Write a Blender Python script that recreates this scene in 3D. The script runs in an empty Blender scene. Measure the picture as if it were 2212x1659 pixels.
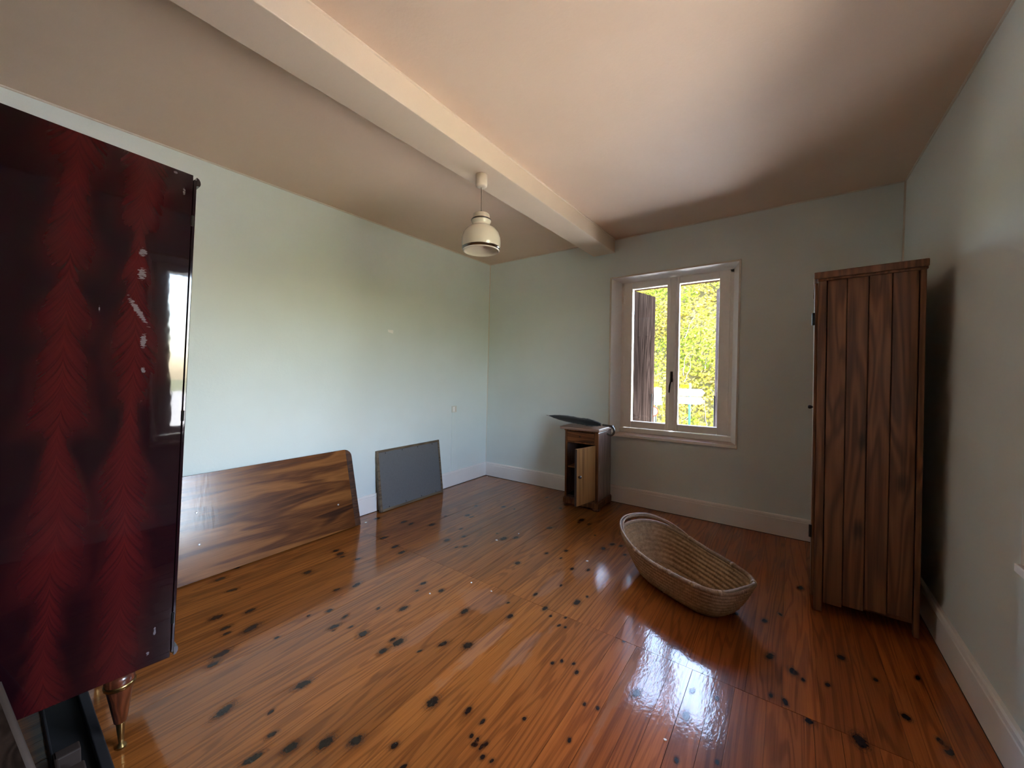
import bpy, math, random
import numpy as np
from mathutils import Matrix, Vector
random.seed(7); rng = np.random.default_rng(7)
S = bpy.context.scene
COL = S.collection
PI = math.pi
# ------------------------------------------------------------------ camera
CAM = Vector((2.9516, -3.5649, 1.2261)); YAW, PITCH, ROLL, FPX = .6239, -.0280, .0067, 832.0
fw = Vector((-math.sin(YAW)*math.cos(PITCH), math.cos(YAW)*math.cos(PITCH), math.sin(PITCH)))
rt = Vector((math.cos(YAW), math.sin(YAW), 0)); up = rt.cross(fw)
rt, up = rt*math.cos(ROLL)+up*math.sin(ROLL), up*math.cos(ROLL)-rt*math.sin(ROLL)
cd = bpy.data.cameras.new('camera'); cam = bpy.data.objects.new('camera', cd); COL.objects.link(cam)
cd.sensor_fit = 'HORIZONTAL'; cd.sensor_width = 36; cd.lens = FPX/2212*36; cd.clip_start = .05; cd.clip_end = 500
m3 = Matrix((rt, up, -fw)).transposed(); cam.matrix_world = Matrix.Translation(CAM) @ m3.to_4x4()
S.camera = cam
# ------------------------------------------------------------------ sky, sun, exposure
SUN_AZ, SUN_EL = math.radians(22), math.radians(60)          # azimuth from +x towards +y
SUN_DIR = Vector((math.cos(SUN_EL)*math.cos(SUN_AZ), math.cos(SUN_EL)*math.sin(SUN_AZ), math.sin(SUN_EL)))
world = bpy.data.worlds.new('sky'); S.world = world; world.use_nodes = True
wt = world.node_tree; wt.nodes.clear()
sky = wt.nodes.new('ShaderNodeTexSky'); sky.sky_type = 'NISHITA'; sky.sun_disc = False
sky.sun_elevation = math.asin(SUN_DIR.z); sky.sun_rotation = math.atan2(SUN_DIR.x, SUN_DIR.y)
sky.air_density = 1.0; sky.dust_density = 2.0; sky.ozone_density = 1.0
bg = wt.nodes.new('ShaderNodeBackground'); bg.inputs['Strength'].default_value = 3.2
wo = wt.nodes.new('ShaderNodeOutputWorld')
wt.links.new(sky.outputs[0], bg.inputs[0]); wt.links.new(bg.outputs[0], wo.inputs[0])
sl = bpy.data.lights.new('sun', 'SUN'); sl.energy = 54.0; sl.angle = .01; sl.color = (1, .93, .82)
so = bpy.data.objects.new('sun', sl); COL.objects.link(so); so.rotation_euler = SUN_DIR.to_track_quat('Z', 'Y').to_euler()
S.view_settings.view_transform = 'Standard'; S.view_settings.look = 'None'
S.view_settings.gamma = 1; S.view_settings.use_curve_mapping = False
S.view_settings.exposure = 1.36
S.cycles.use_denoising = True
S.cycles.max_bounces = 12; S.cycles.diffuse_bounces = 8; S.cycles.glossy_bounces = 4
S.cycles.transparent_max_bounces = 16; S.cycles.sample_clamp_indirect = 8; S.cycles.caustics_reflective = False
# room: x from the left wall, y = 0 at the window wall, z = 0 at the floor
W, H, Y0, XT = 3.5425, 2.5, -4.9, .06
TH = .30                                  # outer wall thickness
GZ = -1.30                                # ground level outside
def portal(name, loc, rot, sx, sz):       # guides sampling of the sky through a window opening; gives no light of its own
    l = bpy.data.lights.new(name, 'AREA'); l.shape = 'RECTANGLE'; l.size = sx; l.size_y = sz; l.cycles.is_portal = True
    o = bpy.data.objects.new(name, l); COL.objects.link(o); o.location = loc; o.rotation_euler = rot
portal('portal_back', (2.081, TH+.0, 1.39), (-PI/2, 0, 0), .95, 1.46)
portal('portal_right', (W+TH, -2.262, 1.39), (-PI/2, 0, -PI/2), .95, 1.46)

# ------------------------------------------------------------------ helpers
class MB:
    def __init__(s): s.v = []; s.f = []
    def add(s, v, f):
        o = len(s.v); s.v += [tuple(a) for a in v]; s.f += [tuple(i+o for i in q) for q in f]; return s
    def box(s, x0, x1, y0, y1, z0, z1):
        v = [(x, y, z) for z in (z0, z1) for y in (y0, y1) for x in (x0, x1)]
        return s.add(v, [(0, 2, 3, 1), (4, 5, 7, 6), (0, 1, 5, 4), (2, 6, 7, 3), (0, 4, 6, 2), (1, 3, 7, 5)])
    def hexa(s, a, b):                    # two quads (lists of 4 points), a below b
        return s.add(list(a)+list(b), [(0, 3, 2, 1), (4, 5, 6, 7), (0, 1, 5, 4), (1, 2, 6, 5), (2, 3, 7, 6), (3, 0, 4, 7)])
    def prism(s, poly, d):                # polygon (3D points), extruded by vector d
        n = len(poly); a = [Vector(p) for p in poly]; b = [p+Vector(d) for p in a]
        return s.add(a+b, [tuple(range(n-1, -1, -1)), tuple(range(n, 2*n))]+[(i, (i+1) % n, n+(i+1) % n, n+i) for i in range(n)])
    def tube(s, path, r, n=8, closed=False, cap=True):
        P = [Vector(p) for p in path]; k = len(P); rr = r if hasattr(r, '__len__') else [r]*k; vs = []; prev = None
        for i in range(k):
            a = P[(i-1) % k] if (closed or i) else P[0]; b = P[(i+1) % k] if (closed or i < k-1) else P[-1]
            t = (b-a).normalized()
            if prev is None: prev = Vector((0, 0, 1)) if abs(t.z) < .9 else Vector((1, 0, 0))
            u = (prev - t*prev.dot(t)).normalized(); w = t.cross(u); prev = u
            for j in range(n):
                c = 2*PI*j/n; vs.append(P[i]+(u*math.cos(c)+w*math.sin(c))*rr[i])
        fs = []
        for i in range(k if closed else k-1):
            for j in range(n):
                a = i*n+j; b = i*n+(j+1) % n; c = ((i+1) % k)*n+(j+1) % n; d = ((i+1) % k)*n+j; fs.append((a, b, c, d))
        if cap and not closed: fs += [tuple(range(n-1, -1, -1)), tuple((k-1)*n+j for j in range(n))]
        return s.add(vs, fs)
    def lathe(s, prof, c=(0, 0, 0), n=32, cap=True):   # (r, z) from top or bottom
        vs = []; fs = []; k = len(prof)
        for r, z in prof:
            for j in range(n):
                a = 2*PI*j/n; vs.append((c[0]+r*math.cos(a), c[1]+r*math.sin(a), c[2]+z))
        for i in range(k-1):
            for j in range(n):
                fs.append((i*n+j, i*n+(j+1) % n, (i+1)*n+(j+1) % n, (i+1)*n+j))
        if cap: fs += [tuple(range(n-1, -1, -1)), tuple((k-1)*n+j for j in range(n))]
        return s.add(vs, fs)
    def mesh(s, name, smooth=False):
        me = bpy.data.meshes.new(name); me.from_pydata(s.v, [], s.f); me.validate()
        import bmesh
        b = bmesh.new(); b.from_mesh(me); bmesh.ops.recalc_face_normals(b, faces=b.faces); b.to_mesh(me); b.free()
        if smooth:
            for p in me.polygons: p.use_smooth = True
        return me
    def build(s, name, mat, parent=None, smooth=False, bevel=0, auto=None):
        me = s.mesh(name, smooth); me.materials.append(mat)
        o = bpy.data.objects.new(name, me); COL.objects.link(o)
        if parent: o.parent = parent
        if bevel:
            bv = o.modifiers.new('bevel', 'BEVEL'); bv.width = bevel; bv.segments = 2; bv.limit_method = 'ANGLE'; bv.angle_limit = .6
        return o
def empty(name, loc=(0, 0, 0), rot=(0, 0, 0)):
    o = bpy.data.objects.new(name, None); COL.objects.link(o); o.location = loc; o.rotation_euler = rot; o.empty_display_size = .1
    return o
def tag(o, label=None, cat=None, group=None, kind=None):
    for k, v in (('label', label), ('category', cat), ('group', group), ('kind', kind)):
        if v: o[k] = v
    return o
def sub(o, label): o['label'] = label; return o

# ------------------------------------------------------------------ material helper
class M:
    def __init__(s, name):
        s.m = bpy.data.materials.new(name); s.m.use_nodes = True; s.t = s.m.node_tree; s.t.nodes.clear()
        s.out = s.t.nodes.new('ShaderNodeOutputMaterial')
    def n(s, typ, out=0, **kw):
        nd = s.t.nodes.new(typ); ins = kw.pop('i', {})
        for k, v in kw.items(): setattr(nd, k, v)
        for k, v in ins.items():
            if hasattr(v, 'is_output'): s.t.links.new(v, nd.inputs[k])
            elif v is not None: nd.inputs[k].default_value = v
        return nd.outputs[out]
    def math(s, op, a, b=None, c=None, clamp=False): return s.n('ShaderNodeMath', operation=op, use_clamp=clamp, i={0: a, 1: b, 2: c})
    def mix(s, f, a, b, bt='MIX'):
        c = lambda q: q if hasattr(q, 'is_output') else (*q[:3], 1)
        return s.n('ShaderNodeMix', 2, data_type='RGBA', blend_type=bt, i={0: f, 6: c(a), 7: c(b)})
    def map(s, v, sc=(1, 1, 1), loc=(0, 0, 0), rot=(0, 0, 0)): return s.n('ShaderNodeMapping', i={0: v, 1: loc, 2: rot, 3: sc})
    def noise(s, v, sc=5, det=3, rough=.5, dist=0): return s.n('ShaderNodeTexNoise', i={'Vector': v, 'Scale': sc, 'Detail': det, 'Roughness': rough, 'Distortion': dist})
    def ramp(s, f, st):
        nd = s.t.nodes.new('ShaderNodeValToRGB'); s.t.links.new(f, nd.inputs[0]); e = nd.color_ramp.elements
        while len(e) < len(st): e.new(.5)
        for q, (p, c) in zip(e, st): q.position = p; q.color = (*c, 1) if len(c) == 3 else c
        return nd.outputs[0]
    def obj(s): return s.n('ShaderNodeTexCoord', 3)
    def pos(s): return s.n('ShaderNodeNewGeometry', 0)
    def rnd(s): return s.n('ShaderNodeObjectInfo', 5)
    def xyz(s, v):
        nd = s.t.nodes.new('ShaderNodeSeparateXYZ'); s.t.links.new(v, nd.inputs[0]); return nd.outputs
    def comb(s, x, y, z): return s.n('ShaderNodeCombineXYZ', i={0: x, 1: y, 2: z})
    def mr(s, v, a, b, c=0., d=1., typ='SMOOTHSTEP'): return s.n('ShaderNodeMapRange', interpolation_type=typ, i={0: v, 1: a, 2: b, 3: c, 4: d})
    def bump(s, h, st=.2, d=.01): return s.n('ShaderNodeBump', i={'Strength': st, 'Distance': d, 'Height': h})
    def bsdf(s, col, rough=.5, **kw):
        c = col if hasattr(col, 'is_output') else (*col[:3], 1)
        ins = {'Base Color': c, 'Roughness': rough}; ins.update(kw)
        return s.n('ShaderNodeBsdfPrincipled', i=ins)
    def end(s, sh):
        s.t.links.new(sh, s.out.inputs[0]); return s.m
def plain(name, col, rough=.5, nz=.08, sc=30, **kw):     # a plain finish with slight mottling
    m = M(name); f = m.noise(m.obj(), sc, 3)
    c = m.mix(f, [x*(1-nz) for x in col], [min(1, x*(1+nz)) for x in col])
    return m.end(m.bsdf(c, rough, **kw))
def lerp(a, b, t): return a+(b-a)*t
# ------------------------------------------------------------------ materials
def wall_mat(name, a, b, bump=.15):
    m = M(name); p = m.pos(); f = m.noise(p, 1.3, 4, .6); g = m.noise(p, 60, 3, .6)
    c = m.mix(m.mr(f, .35, .65), a, b)
    return m.end(m.bsdf(c, .62, Normal=m.bump(g, bump, .004)))
WALL = wall_mat('pale_green_paint', (.735, .80, .79), (.705, .765, .75))
CEIL = wall_mat('cream_ceiling_paint', (.745, .575, .445), (.715, .545, .415))
BEAM = wall_mat('cream_beam_paint', (.73, .60, .475), (.70, .57, .45))
WHITE = plain('white_gloss_paint', (.90, .87, .83), .38, .05)
REVEAL = plain('white_reveal_paint', (.93, .93, .92), .5, .03)
TRIMW = plain('cream_trim_paint', (.66, .60, .52), .5, .05)
BASE = wall_mat('baseboard_paint', (.86, .83, .81), (.81, .77, .74), .1)
DIRT = plain('dust_dark', (.05, .035, .025), .9, .3)
def wood(name, dark, mid, light, axis=1, sc=1., rough=.4, coat=0., knots=False, gscale=26., fine=.5, bump=.1, coatr=.1, spec=.5):
    """axis = grain direction in object space"""
    m = M(name); o = m.obj(); r = m.math('MULTIPLY', m.rnd(), 37.0)
    st = [1., 1., 1.]; st[axis] = .09
    v = m.n('ShaderNodeVectorMath', operation='ADD', i={0: o, 1: m.comb(r, r, r)})
    v1 = m.map(v, [x*9*sc for x in st]); n1 = m.noise(v1, 1, 2, .45, .4)
    lines = m.math('SINE', m.math('MULTIPLY', n1, gscale*2.2))
    st2 = [1., 1., 1.]; st2[axis] = .025
    n2 = m.noise(m.map(v, [x*160*sc for x in st2]), 1, 3, .6)
    f = m.math('ADD', m.math('MULTIPLY', lines, .22), m.math('MULTIPLY', n2, fine))
    f = m.math('ADD', f, m.math('MULTIPLY', n1, .5), clamp=True)
    c = m.ramp(f, [(.15, dark), (.5, mid), (.85, light)])
    if knots:
        vo = m.n('ShaderNodeTexVoronoi', 0, i={'Vector': m.map(v, [x*5*sc*(1 if k != axis else 4.5) for k, x in enumerate(st)]), 'Scale': 1.0, 'Randomness': 1.0})
        k = m.mr(m.math('ADD', vo, m.math('MULTIPLY', n2, .12)), .10, .22, 1, 0)
        c = m.mix(m.math('MULTIPLY', k, .85), c, [x*.25 for x in dark])
    b = m.bump(f, bump, .002)
    return m.end(m.bsdf(c, rough, Normal=b, **{'Coat Weight': coat, 'Coat Roughness': coatr, 'Specular IOR Level': spec}))
def floor_mat():
    m = M('varnished_pine_floor'); o = m.obj(); rn = m.rnd(); r = m.math('MULTIPLY', rn, 53.0); p = m.pos(); P = m.xyz(p)
    v = m.n('ShaderNodeVectorMath', operation='ADD', i={0: o, 1: m.comb(r, m.math('MULTIPLY', r, 1.7), r)})
    n1 = m.noise(m.map(v, (11, .75, 1)), 1, 2, .5, .5)
    ln = m.math('SINE', m.math('MULTIPLY', n1, 62.0)); ln = m.mr(ln, -.2, 1.0)
    n2 = m.noise(m.map(v, (240, 4.5, 1)), 1, 3, .6)
    n3 = m.noise(m.map(v, (14, .5, 1)), 1, 3, .6)
    f = m.math('ADD', m.math('MULTIPLY', ln, -.22), m.math('MULTIPLY', n2, .55)); f = m.math('ADD', f, m.math('ADD', m.math('MULTIPLY', n3, .36), .10), clamp=True)
    c = m.ramp(f, [(.10, (.125, .034, .0075)), (.36, (.215, .066, .013)), (.62, (.325, .110, .022)), (.9, (.41, .155, .035))])
    # board to board variation; boards past x = 2.2 carry the redder varnish, brightened to stand in for missing light
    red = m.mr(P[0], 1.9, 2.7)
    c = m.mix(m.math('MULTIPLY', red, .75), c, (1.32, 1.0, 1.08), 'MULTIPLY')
    c = m.mix(1.0, c, m.mix(rn, (.78, .74, .72), (1.12, 1.1, 1.05)), 'MULTIPLY')
    # worn grey patches where the varnish has gone
    wn = m.noise(m.map(p, (9, 3.2, 1)), 1, 4, .65); worn = None
    for x, y, rx, ry in WORN:
        dx = m.math('DIVIDE', m.math('SUBTRACT', P[0], x), rx); dy = m.math('DIVIDE', m.math('SUBTRACT', P[1], y), ry)
        d = m.math('SQRT', m.math('ADD', m.math('MULTIPLY', dx, dx), m.math('MULTIPLY', dy, dy)))
        k = m.mr(m.math('ADD', d, m.math('MULTIPLY', m.math('SUBTRACT', wn, .5), 2.4)), .45, .8, 1, 0)
        worn = k if worn is None else m.math('MAXIMUM', worn, k)
    c = m.mix(m.math('MULTIPLY', worn, .22), c, (.26, .20, .16))
    sp = m.noise(m.map(p, (1, 1, 1)), 330, 2, .5); c = m.mix(m.mr(sp, .74, .80, 0, .35), c, (.5, .4, .3))
    hb = m.math('ADD', m.math('MULTIPLY', m.noise(m.map(p, (90, 45, 1)), 1, 3, .55), .5), m.math('MULTIPLY', m.noise(m.map(p, (14, 6, 1)), 1, 2), 1.2))
    b1 = m.bump(hb, .13, .006); b0 = m.bump(f, .12, .002)
    rough = m.math('ADD', .34, m.math('MULTIPLY', worn, .3))
    return m.end(m.bsdf(c, rough, Normal=b0, **{'Coat Weight': m.math('SUBTRACT', 1.0, m.math('MULTIPLY', worn, .7)), 'Coat Roughness': .075, 'Coat IOR': 1.45, 'Coat Normal': b1, 'Specular IOR Level': .1}))
WORN = [(1.62, -1.98, .16, .13), (1.93, -1.30, .10, .30), (1.85, -1.62, .07, .2), (2.02, -2.15, .06, .3), (1.55, -2.35, .07, .3), (1.86, -2.3, .06, .35), (2.44, -2.2, .03, .5)]
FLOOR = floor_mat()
def knot_mat():
    m = M('pine_knot'); o = m.obj(); X = m.xyz(o); wv = m.n('ShaderNodeVectorMath', operation='ADD', i={0: m.pos(), 1: (0, 0, 0)})
    r = m.math('SQRT', m.math('ADD', m.math('MULTIPLY', X[0], X[0]), m.math('MULTIPLY', X[1], X[1])))
    nz = m.noise(wv, 70, 3, .6); rr = m.math('ADD', r, m.math('MULTIPLY', m.math('SUBTRACT', nz, .5), .55))
    core = m.mr(rr, .34, .50, 1, 0); ring = m.math('MULTIPLY', m.mr(rr, .45, .95, 1, 0), m.mr(m.math('SINE', m.math('MULTIPLY', rr, 42)), -.3, .9, .15, .6))
    a = m.math('MAXIMUM', m.math('MULTIPLY', core, .96), ring)
    c = m.mix(core, (.10, .030, .010), m.mix(nz, (.004, .0025, .003), (.030, .014, .010)))
    bs = m.bsdf(c, .35, **{'Coat Weight': 1.0, 'Coat Roughness': .14, 'Coat IOR': 1.35, 'Specular IOR Level': .1})
    return m.end(m.n('ShaderNodeMixShader', i={0: a, 1: m.n('ShaderNodeBsdfTransparent'), 2: bs}))
KNOT = knot_mat()
def glass():
    m = M('window_glass'); fr = m.n('ShaderNodeFresnel', i={'IOR': 1.45})
    return m.end(m.n('ShaderNodeMixShader', i={0: fr, 1: m.n('ShaderNodeBsdfTransparent', i={0: (.97, .98, .97, 1)}), 2: m.n('ShaderNodeBsdfGlossy', i={'Roughness': .01})}))
GLASS = glass()
IRON = plain('dark_iron', (.022, .019, .018), .45, .2, Metallic=.6)
BRASS = plain('aged_brass', (.42, .29, .11), .28, .2, Metallic=1.0)
STEEL = plain('dull_steel', (.45, .44, .44), .35, .15, Metallic=1.0)
CONC = plain('render', (.55, .50, .43), .9, .1, 8)
SHUT = wood('shutter_wood', (.008, .0055, .0045), (.018, .012, .010), (.032, .022, .018), 2, 1, .7, spec=0.)  # darker copy, the shade of the inner face put into the colour
SHUT_SUNLIT = wood('sunlit_shutter_wood', (.035, .026, .027), (.05, .038, .039), (.07, .055, .056), 2, 1, .8, spec=0.)  # paler pinkish copy, sunlight on the outer face put into the colour
LINTEL = wood('lintel_wood', (.022, .012, .007), (.036, .020, .012), (.05, .03, .018), 0, 1, .8, spec=0.)

# ------------------------------------------------------------------ floor of single boards
KN = [tuple(float(q) for q in k.split(',')) for k in '0.176,-2.638,35;0.586,-2.406,69;0.087,-2.752,41;0.254,-2.75,44;0.451,-2.148,45;0.52,-2.154,51;0.568,-2.169,25;0.679,-2.129,31;0.539,-1.826,42;0.637,-1.443,46;0.407,-1.54,46;0.488,-1.53,38;0.943,-1.577,48;0.171,-1.625,55;0.908,-2.403,32;0.953,-2.309,38;0.433,-2.753,37;0.662,-2.891,61;0.744,-2.769,39;0.794,-2.894,36;0.842,-2.905,26;0.891,-2.823,63;1.067,-2.78,22;1.06,-2.53,34;1.015,-2.613,14;1.189,-2.583,36;1.222,-2.597,18;1.265,-2.536,18;1.357,-2.53,53;1.168,-2.507,24;1.535,-2.47,51;1.499,-2.473,22;1.519,-2.543,42;1.351,-2.292,39;1.245,-2.37,20;1.25,-2.07,33;1.286,-2.142,19;1.388,-2.06,37;1.617,-2.122,39;1.707,-2.355,34;1.804,-2.299,64;1.657,-2.449,10;0.975,-2.969,49;1.02,-3.009,43;1.429,-2.841,44;1.321,-3.067,48;1.462,-2.969,10;1.658,-2.99,43;1.725,-2.913,50;1.816,-2.851,47;1.559,-3.006,25;1.606,-3.077,39;1.924,-2.786,28;1.905,-2.596,56;2.029,-2.545,27;2.222,-2.453,20;2.102,-2.548,17;2.11,-2.611,16;2.132,-2.612,8;2.123,-2.631,7;2.14,-2.626,7;2.159,-2.62,11;2.165,-2.606,14;2.184,-2.645,21;2.224,-2.637,18;2.004,-2.812,15;2.381,-2.43,14;1.319,-1.237,42;1.26,-1.31,70;1.635,-1.317,28;1.746,-1.321,19;1.551,-1.545,43;1.823,-1.778,26;1.998,-1.893,19;2.066,-1.861,9;2.068,-1.932,14;2.099,-1.926,16;1.943,-1.856,29;1.835,-2.017,33;1.759,-1.93,20;2.053,-1.707,40;2.076,-1.627,21;1.871,-1.404,30;2.27,-2.149,23;2.164,-2.164,20;2.191,-2.131,20;2.227,-2.115,12;2.361,-2.27,14;2.408,-2.258,10;0.848,-0.764,43;0.728,-1.117,65;1.422,-0.928,52;1.564,-0.626,71;1.654,-0.674,31;0.882,-1.363,27;1.008,-1.456,35;1.078,-1.618,20;1.106,-1.571,33;0.726,-1.868,40;0.833,-1.895,45;2.362,-1.852,20;2.757,-1.311,26;2.878,-1.291,31;2.94,-1.183,23;2.91,-1.568,33;2.99,-1.615,36;3.004,-1.617,15;3.022,-1.644,20;2.921,-1.812,19;2.96,-1.817,24;2.677,-2.1,32;2.673,-1.968,7;2.757,-1.951,9;2.687,-2.288,10;2.801,-2.22,14;3.039,-1.864,31;2.512,-2.107,34;0.964,-0.753,19;0.629,-0.898,29;0.781,-1.127,31;0.59,-1.246,27;1.163,-1.262,16;1.029,-0.29,31;1.287,-0.484,33;1.567,-0.684,26;1.78,-0.845,20;1.926,-1.019,37;1.944,-0.917,45;2.002,-0.906,30;2.073,-1.021,28;1.714,-1.206,33;1.958,-1.356,26;1.905,-1.612,15;1.889,-0.387,35;3.161,-1.393,37;3.26,-1.471,21;3.171,-1.856,80;3.318,-1.637,37;3.389,-1.697,23;3.405,-1.728,33;3.401,-1.356,21;3.03,-0.815,39;3.102,-1.618,20'.split(';')]
floor = tag(empty('floor'), kind='structure')
MB().box(-.2, W+.2, Y0-.2, .05, -.14, -.024).build('subfloor', DIRT, floor)
known = [1.40, 1.515, 2.42, 2.513, 2.575, 2.735, 2.805, 2.91, 3.046, 3.123, 3.298, 3.47]
def edges(lo, hi, ks, wm):
    xs = [lo]; pts = [k for k in ks if lo < k < hi]+[hi]
    for k in pts:
        n = max(1, round((k-xs[-1])/wm)); a = xs[-1]; d = (k-a)/n
        xs += [a+d*(j+1)+(random.uniform(-.1, .1)*d if j < n-1 else 0) for j in range(n)]
    return xs
rows = [(-1.85, 0.0, edges(0, W, [1.515, 2.735, 3.07, 3.30], .098)), (Y0, -1.85, edges(0, W, known, .105))]
kmesh = MB(); kmesh.add([(math.cos(2*PI*j/20), math.sin(2*PI*j/20), 0) for j in range(20)], [tuple(range(20))])
kme = kmesh.mesh('knot'); kme.materials.append(KNOT)
for y0, y1, xs in rows:
    for a, b in zip(xs, xs[1:]):
        sh = 0; ya = y0+(sh if y0 > -3 else 0); yb = y1+(sh if y1 < -1 else 0)
        g = random.choice([.0003, .0004, .0004, .0009]); z = random.uniform(-.0006, .0004)
        mb = MB().box(g, b-a-g, .0008, yb-ya-.0008, -.022, 0)
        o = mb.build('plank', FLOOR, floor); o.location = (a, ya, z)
        for kx, ky, ks in KN:
            if a <= kx < b and ya <= ky < yb:
                q = bpy.data.objects.new('knot', kme); COL.objects.link(q); q.parent = o
                w_ = min(ks/1000*1.35, .068); w_ = max(w_, .024)
                q.location = (min(max(kx-a, .012), b-a-.012), ky-ya, .0005); q.rotation_euler = (0, 0, random.uniform(-.3, .3)); q.scale = (w_*.60, w_*random.uniform(.75, 1.25), 1)
# ------------------------------------------------------------------ walls, ceiling, beam
def wall_x(z): return XT*z/H
HB, HT = .655, 2.135                       # window opening heights
WX = 2.081; WH = .535                      # back window centre and half width
def holed(mb, u0, u1, a, b, zb, zt, z0, z1, pt):
    """wall slab in (u, w) with a splayed window hole; pt(u, w, z) -> 3D; w from 0 (room) to TH (outside)"""
    def loop(u0, u1, z0, z1, w): return [pt(u0, w, z0), pt(u1, w, z0), pt(u1, w, z1), pt(u0, w, z1)]
    O0 = loop(u0, u1, z0, z1, 0); I0 = loop(a, b, zb, zt, 0); I1 = loop(a+.055, b-.055, zb, zt-.03, .21); I2 = loop(a+.09, b-.09, zb+.03, zt-.06, .22); I3 = loop(a+.09, b-.09, zb+.03, zt-.06, TH); O1 = loop(u0, u1, z0, z1, TH)
    v = O0+I0+I1+I2+I3+O1; f = []
    for k in range(5):
        for j in range(4):
            f.append((k*4+j, k*4+(j+1) % 4, (k+1)*4+(j+1) % 4, (k+1)*4+j))
    f += [(j, (j+1) % 4, 20+(j+1) % 4, 20+j) for j in range(4)]
    mb.add(v, f); return mb
tag(holed(MB(), -TH, W+TH, WX-WH, WX+WH, HB, HT, -.14, H+.25, lambda u, w, z: (u, w, z)).build('wall_back', WALL), kind='structure')
tag(holed(MB(), Y0, 0, -2.262-WH, -2.262+WH, HB, HT, -.14, H+.25, lambda u, w, z: (W+w, u, z)).build('wall_right', WALL), kind='structure')
wl = tag(MB().hexa([(-TH, Y0, -.14), (0, Y0, -.14), (0, 0, -.14), (-TH, 0, -.14)], [(-TH, Y0, H+.25), (wall_x(H+.25), Y0, H+.25), (wall_x(H+.25), 0, H+.25), (-TH, 0, H+.25)]).build('wall_left', WALL), kind='structure')
tag(MB().box(-TH, W+TH, Y0-.2, Y0, -.14, H+.25).build('wall_front', WALL), kind='structure')
tag(MB().box(-TH, W+TH, Y0-.2, TH, H, H+.46).build('ceiling', CEIL), kind='structure')
tag(MB().box(-TH-.3, W+TH, Y0-.6, 1.20, H+.47, H+.58).build('shading_roof', LINTEL), kind='structure')  # unseen overhang added to keep the sun off the rear shutter
tag(MB().box(-TH, W+TH, Y0-.2, TH, GZ, -.14).build('foundation', CONC), kind='structure')
bm = MB(); bx0, bx1, bz = 1.364, 1.582, 2.3746
bm.box(bx0, bx1, Y0, 0, bz, H+.01); tag(bm.build('trim_1', BEAM, bevel=.004), kind='structure')
# thin painted beads along the wall and ceiling joints
tag(MB().tube([(XT+.002, Y0, H-.003), (XT+.002, 0, H-.003)], .006, 6).build('trim_2', TRIMW), kind='structure')
tag(MB().tube([(XT, -.002, H-.003), (bx0, -.002, H-.003)], .006, 6).build('trim_3', TRIMW), kind='structure')
tag(MB().tube([(bx1, -.002, H-.003), (W, -.002, H-.003)], .006, 6).build('trim_4', TRIMW), kind='structure')
tag(MB().tube([(W-.002, Y0, H-.003), (W-.002, 0, H-.003)], .006, 6).build('trim_5', TRIMW), kind='structure')
tag(MB().tube([(.003, -.003, .16), (XT+.003, -.003, H)], .006, 6).build('trim_6', TRIMW), kind='structure')
tag(MB().tube([(W-.003, -.003, .16), (W-.003, -.003, H)], .006, 6).build('trim_7', TRIMW), kind='structure')
tag(MB().tube([(bx1+.001, Y0, H-.003), (bx1+.001, 0, H-.003)], .006, 6).build('trim_8', BEAM), kind='structure')
def baseboard(name, pts):                   # pts(d, z, s): d out of the wall, s along
    prof = [(0, 0.004), (.02, .004), (.02, .132), (.017, .136), (.017, .139), (.02, .142), (.018, .155), (.012, .161), (0, .161)]
    n = len(prof); v = [pts(d, z, 0) for d, z in prof]+[pts(d, z, 1) for d, z in prof]
    f = [tuple(range(n)), tuple(range(2*n-1, n-1, -1))]+[(i, (i+1) % n, n+(i+1) % n, n+i) for i in range(n)]
    o = tag(MB().add(v, f).build(name, BASE), kind='structure')
    g = [pts(d, z, s) for s in (0, 1) for d, z in ((0, -.001), (.021, -.001), (.021, .0045), (0, .0045))]
    MB().hexa(g[:4], g[4:]).build('gap', DIRT, o)
baseboard('baseboard_left', lambda d, z, s: (d+wall_x(z), lerp(Y0, -.02, s), z))
baseboard('baseboard_back', lambda d, z, s: (lerp(0, W, s), -d, z))
baseboard('baseboard_right', lambda d, z, s: (W-d, lerp(Y0, -.02, s), z))
# small marks on the walls
q = MB(); q.add([(.001, 0, .022), (.001, -.018, .02), (.001, -.046, .012), (.001, -.04, -.012), (.001, -.012, -.018), (.001, .012, -.022), (.001, .016, .006)], [tuple(range(7))])
pp = q.build('filler_patch', REVEAL, wl); pp.location = (wall_x(1.60)+.0005, -1.375, 1.598)
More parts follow.
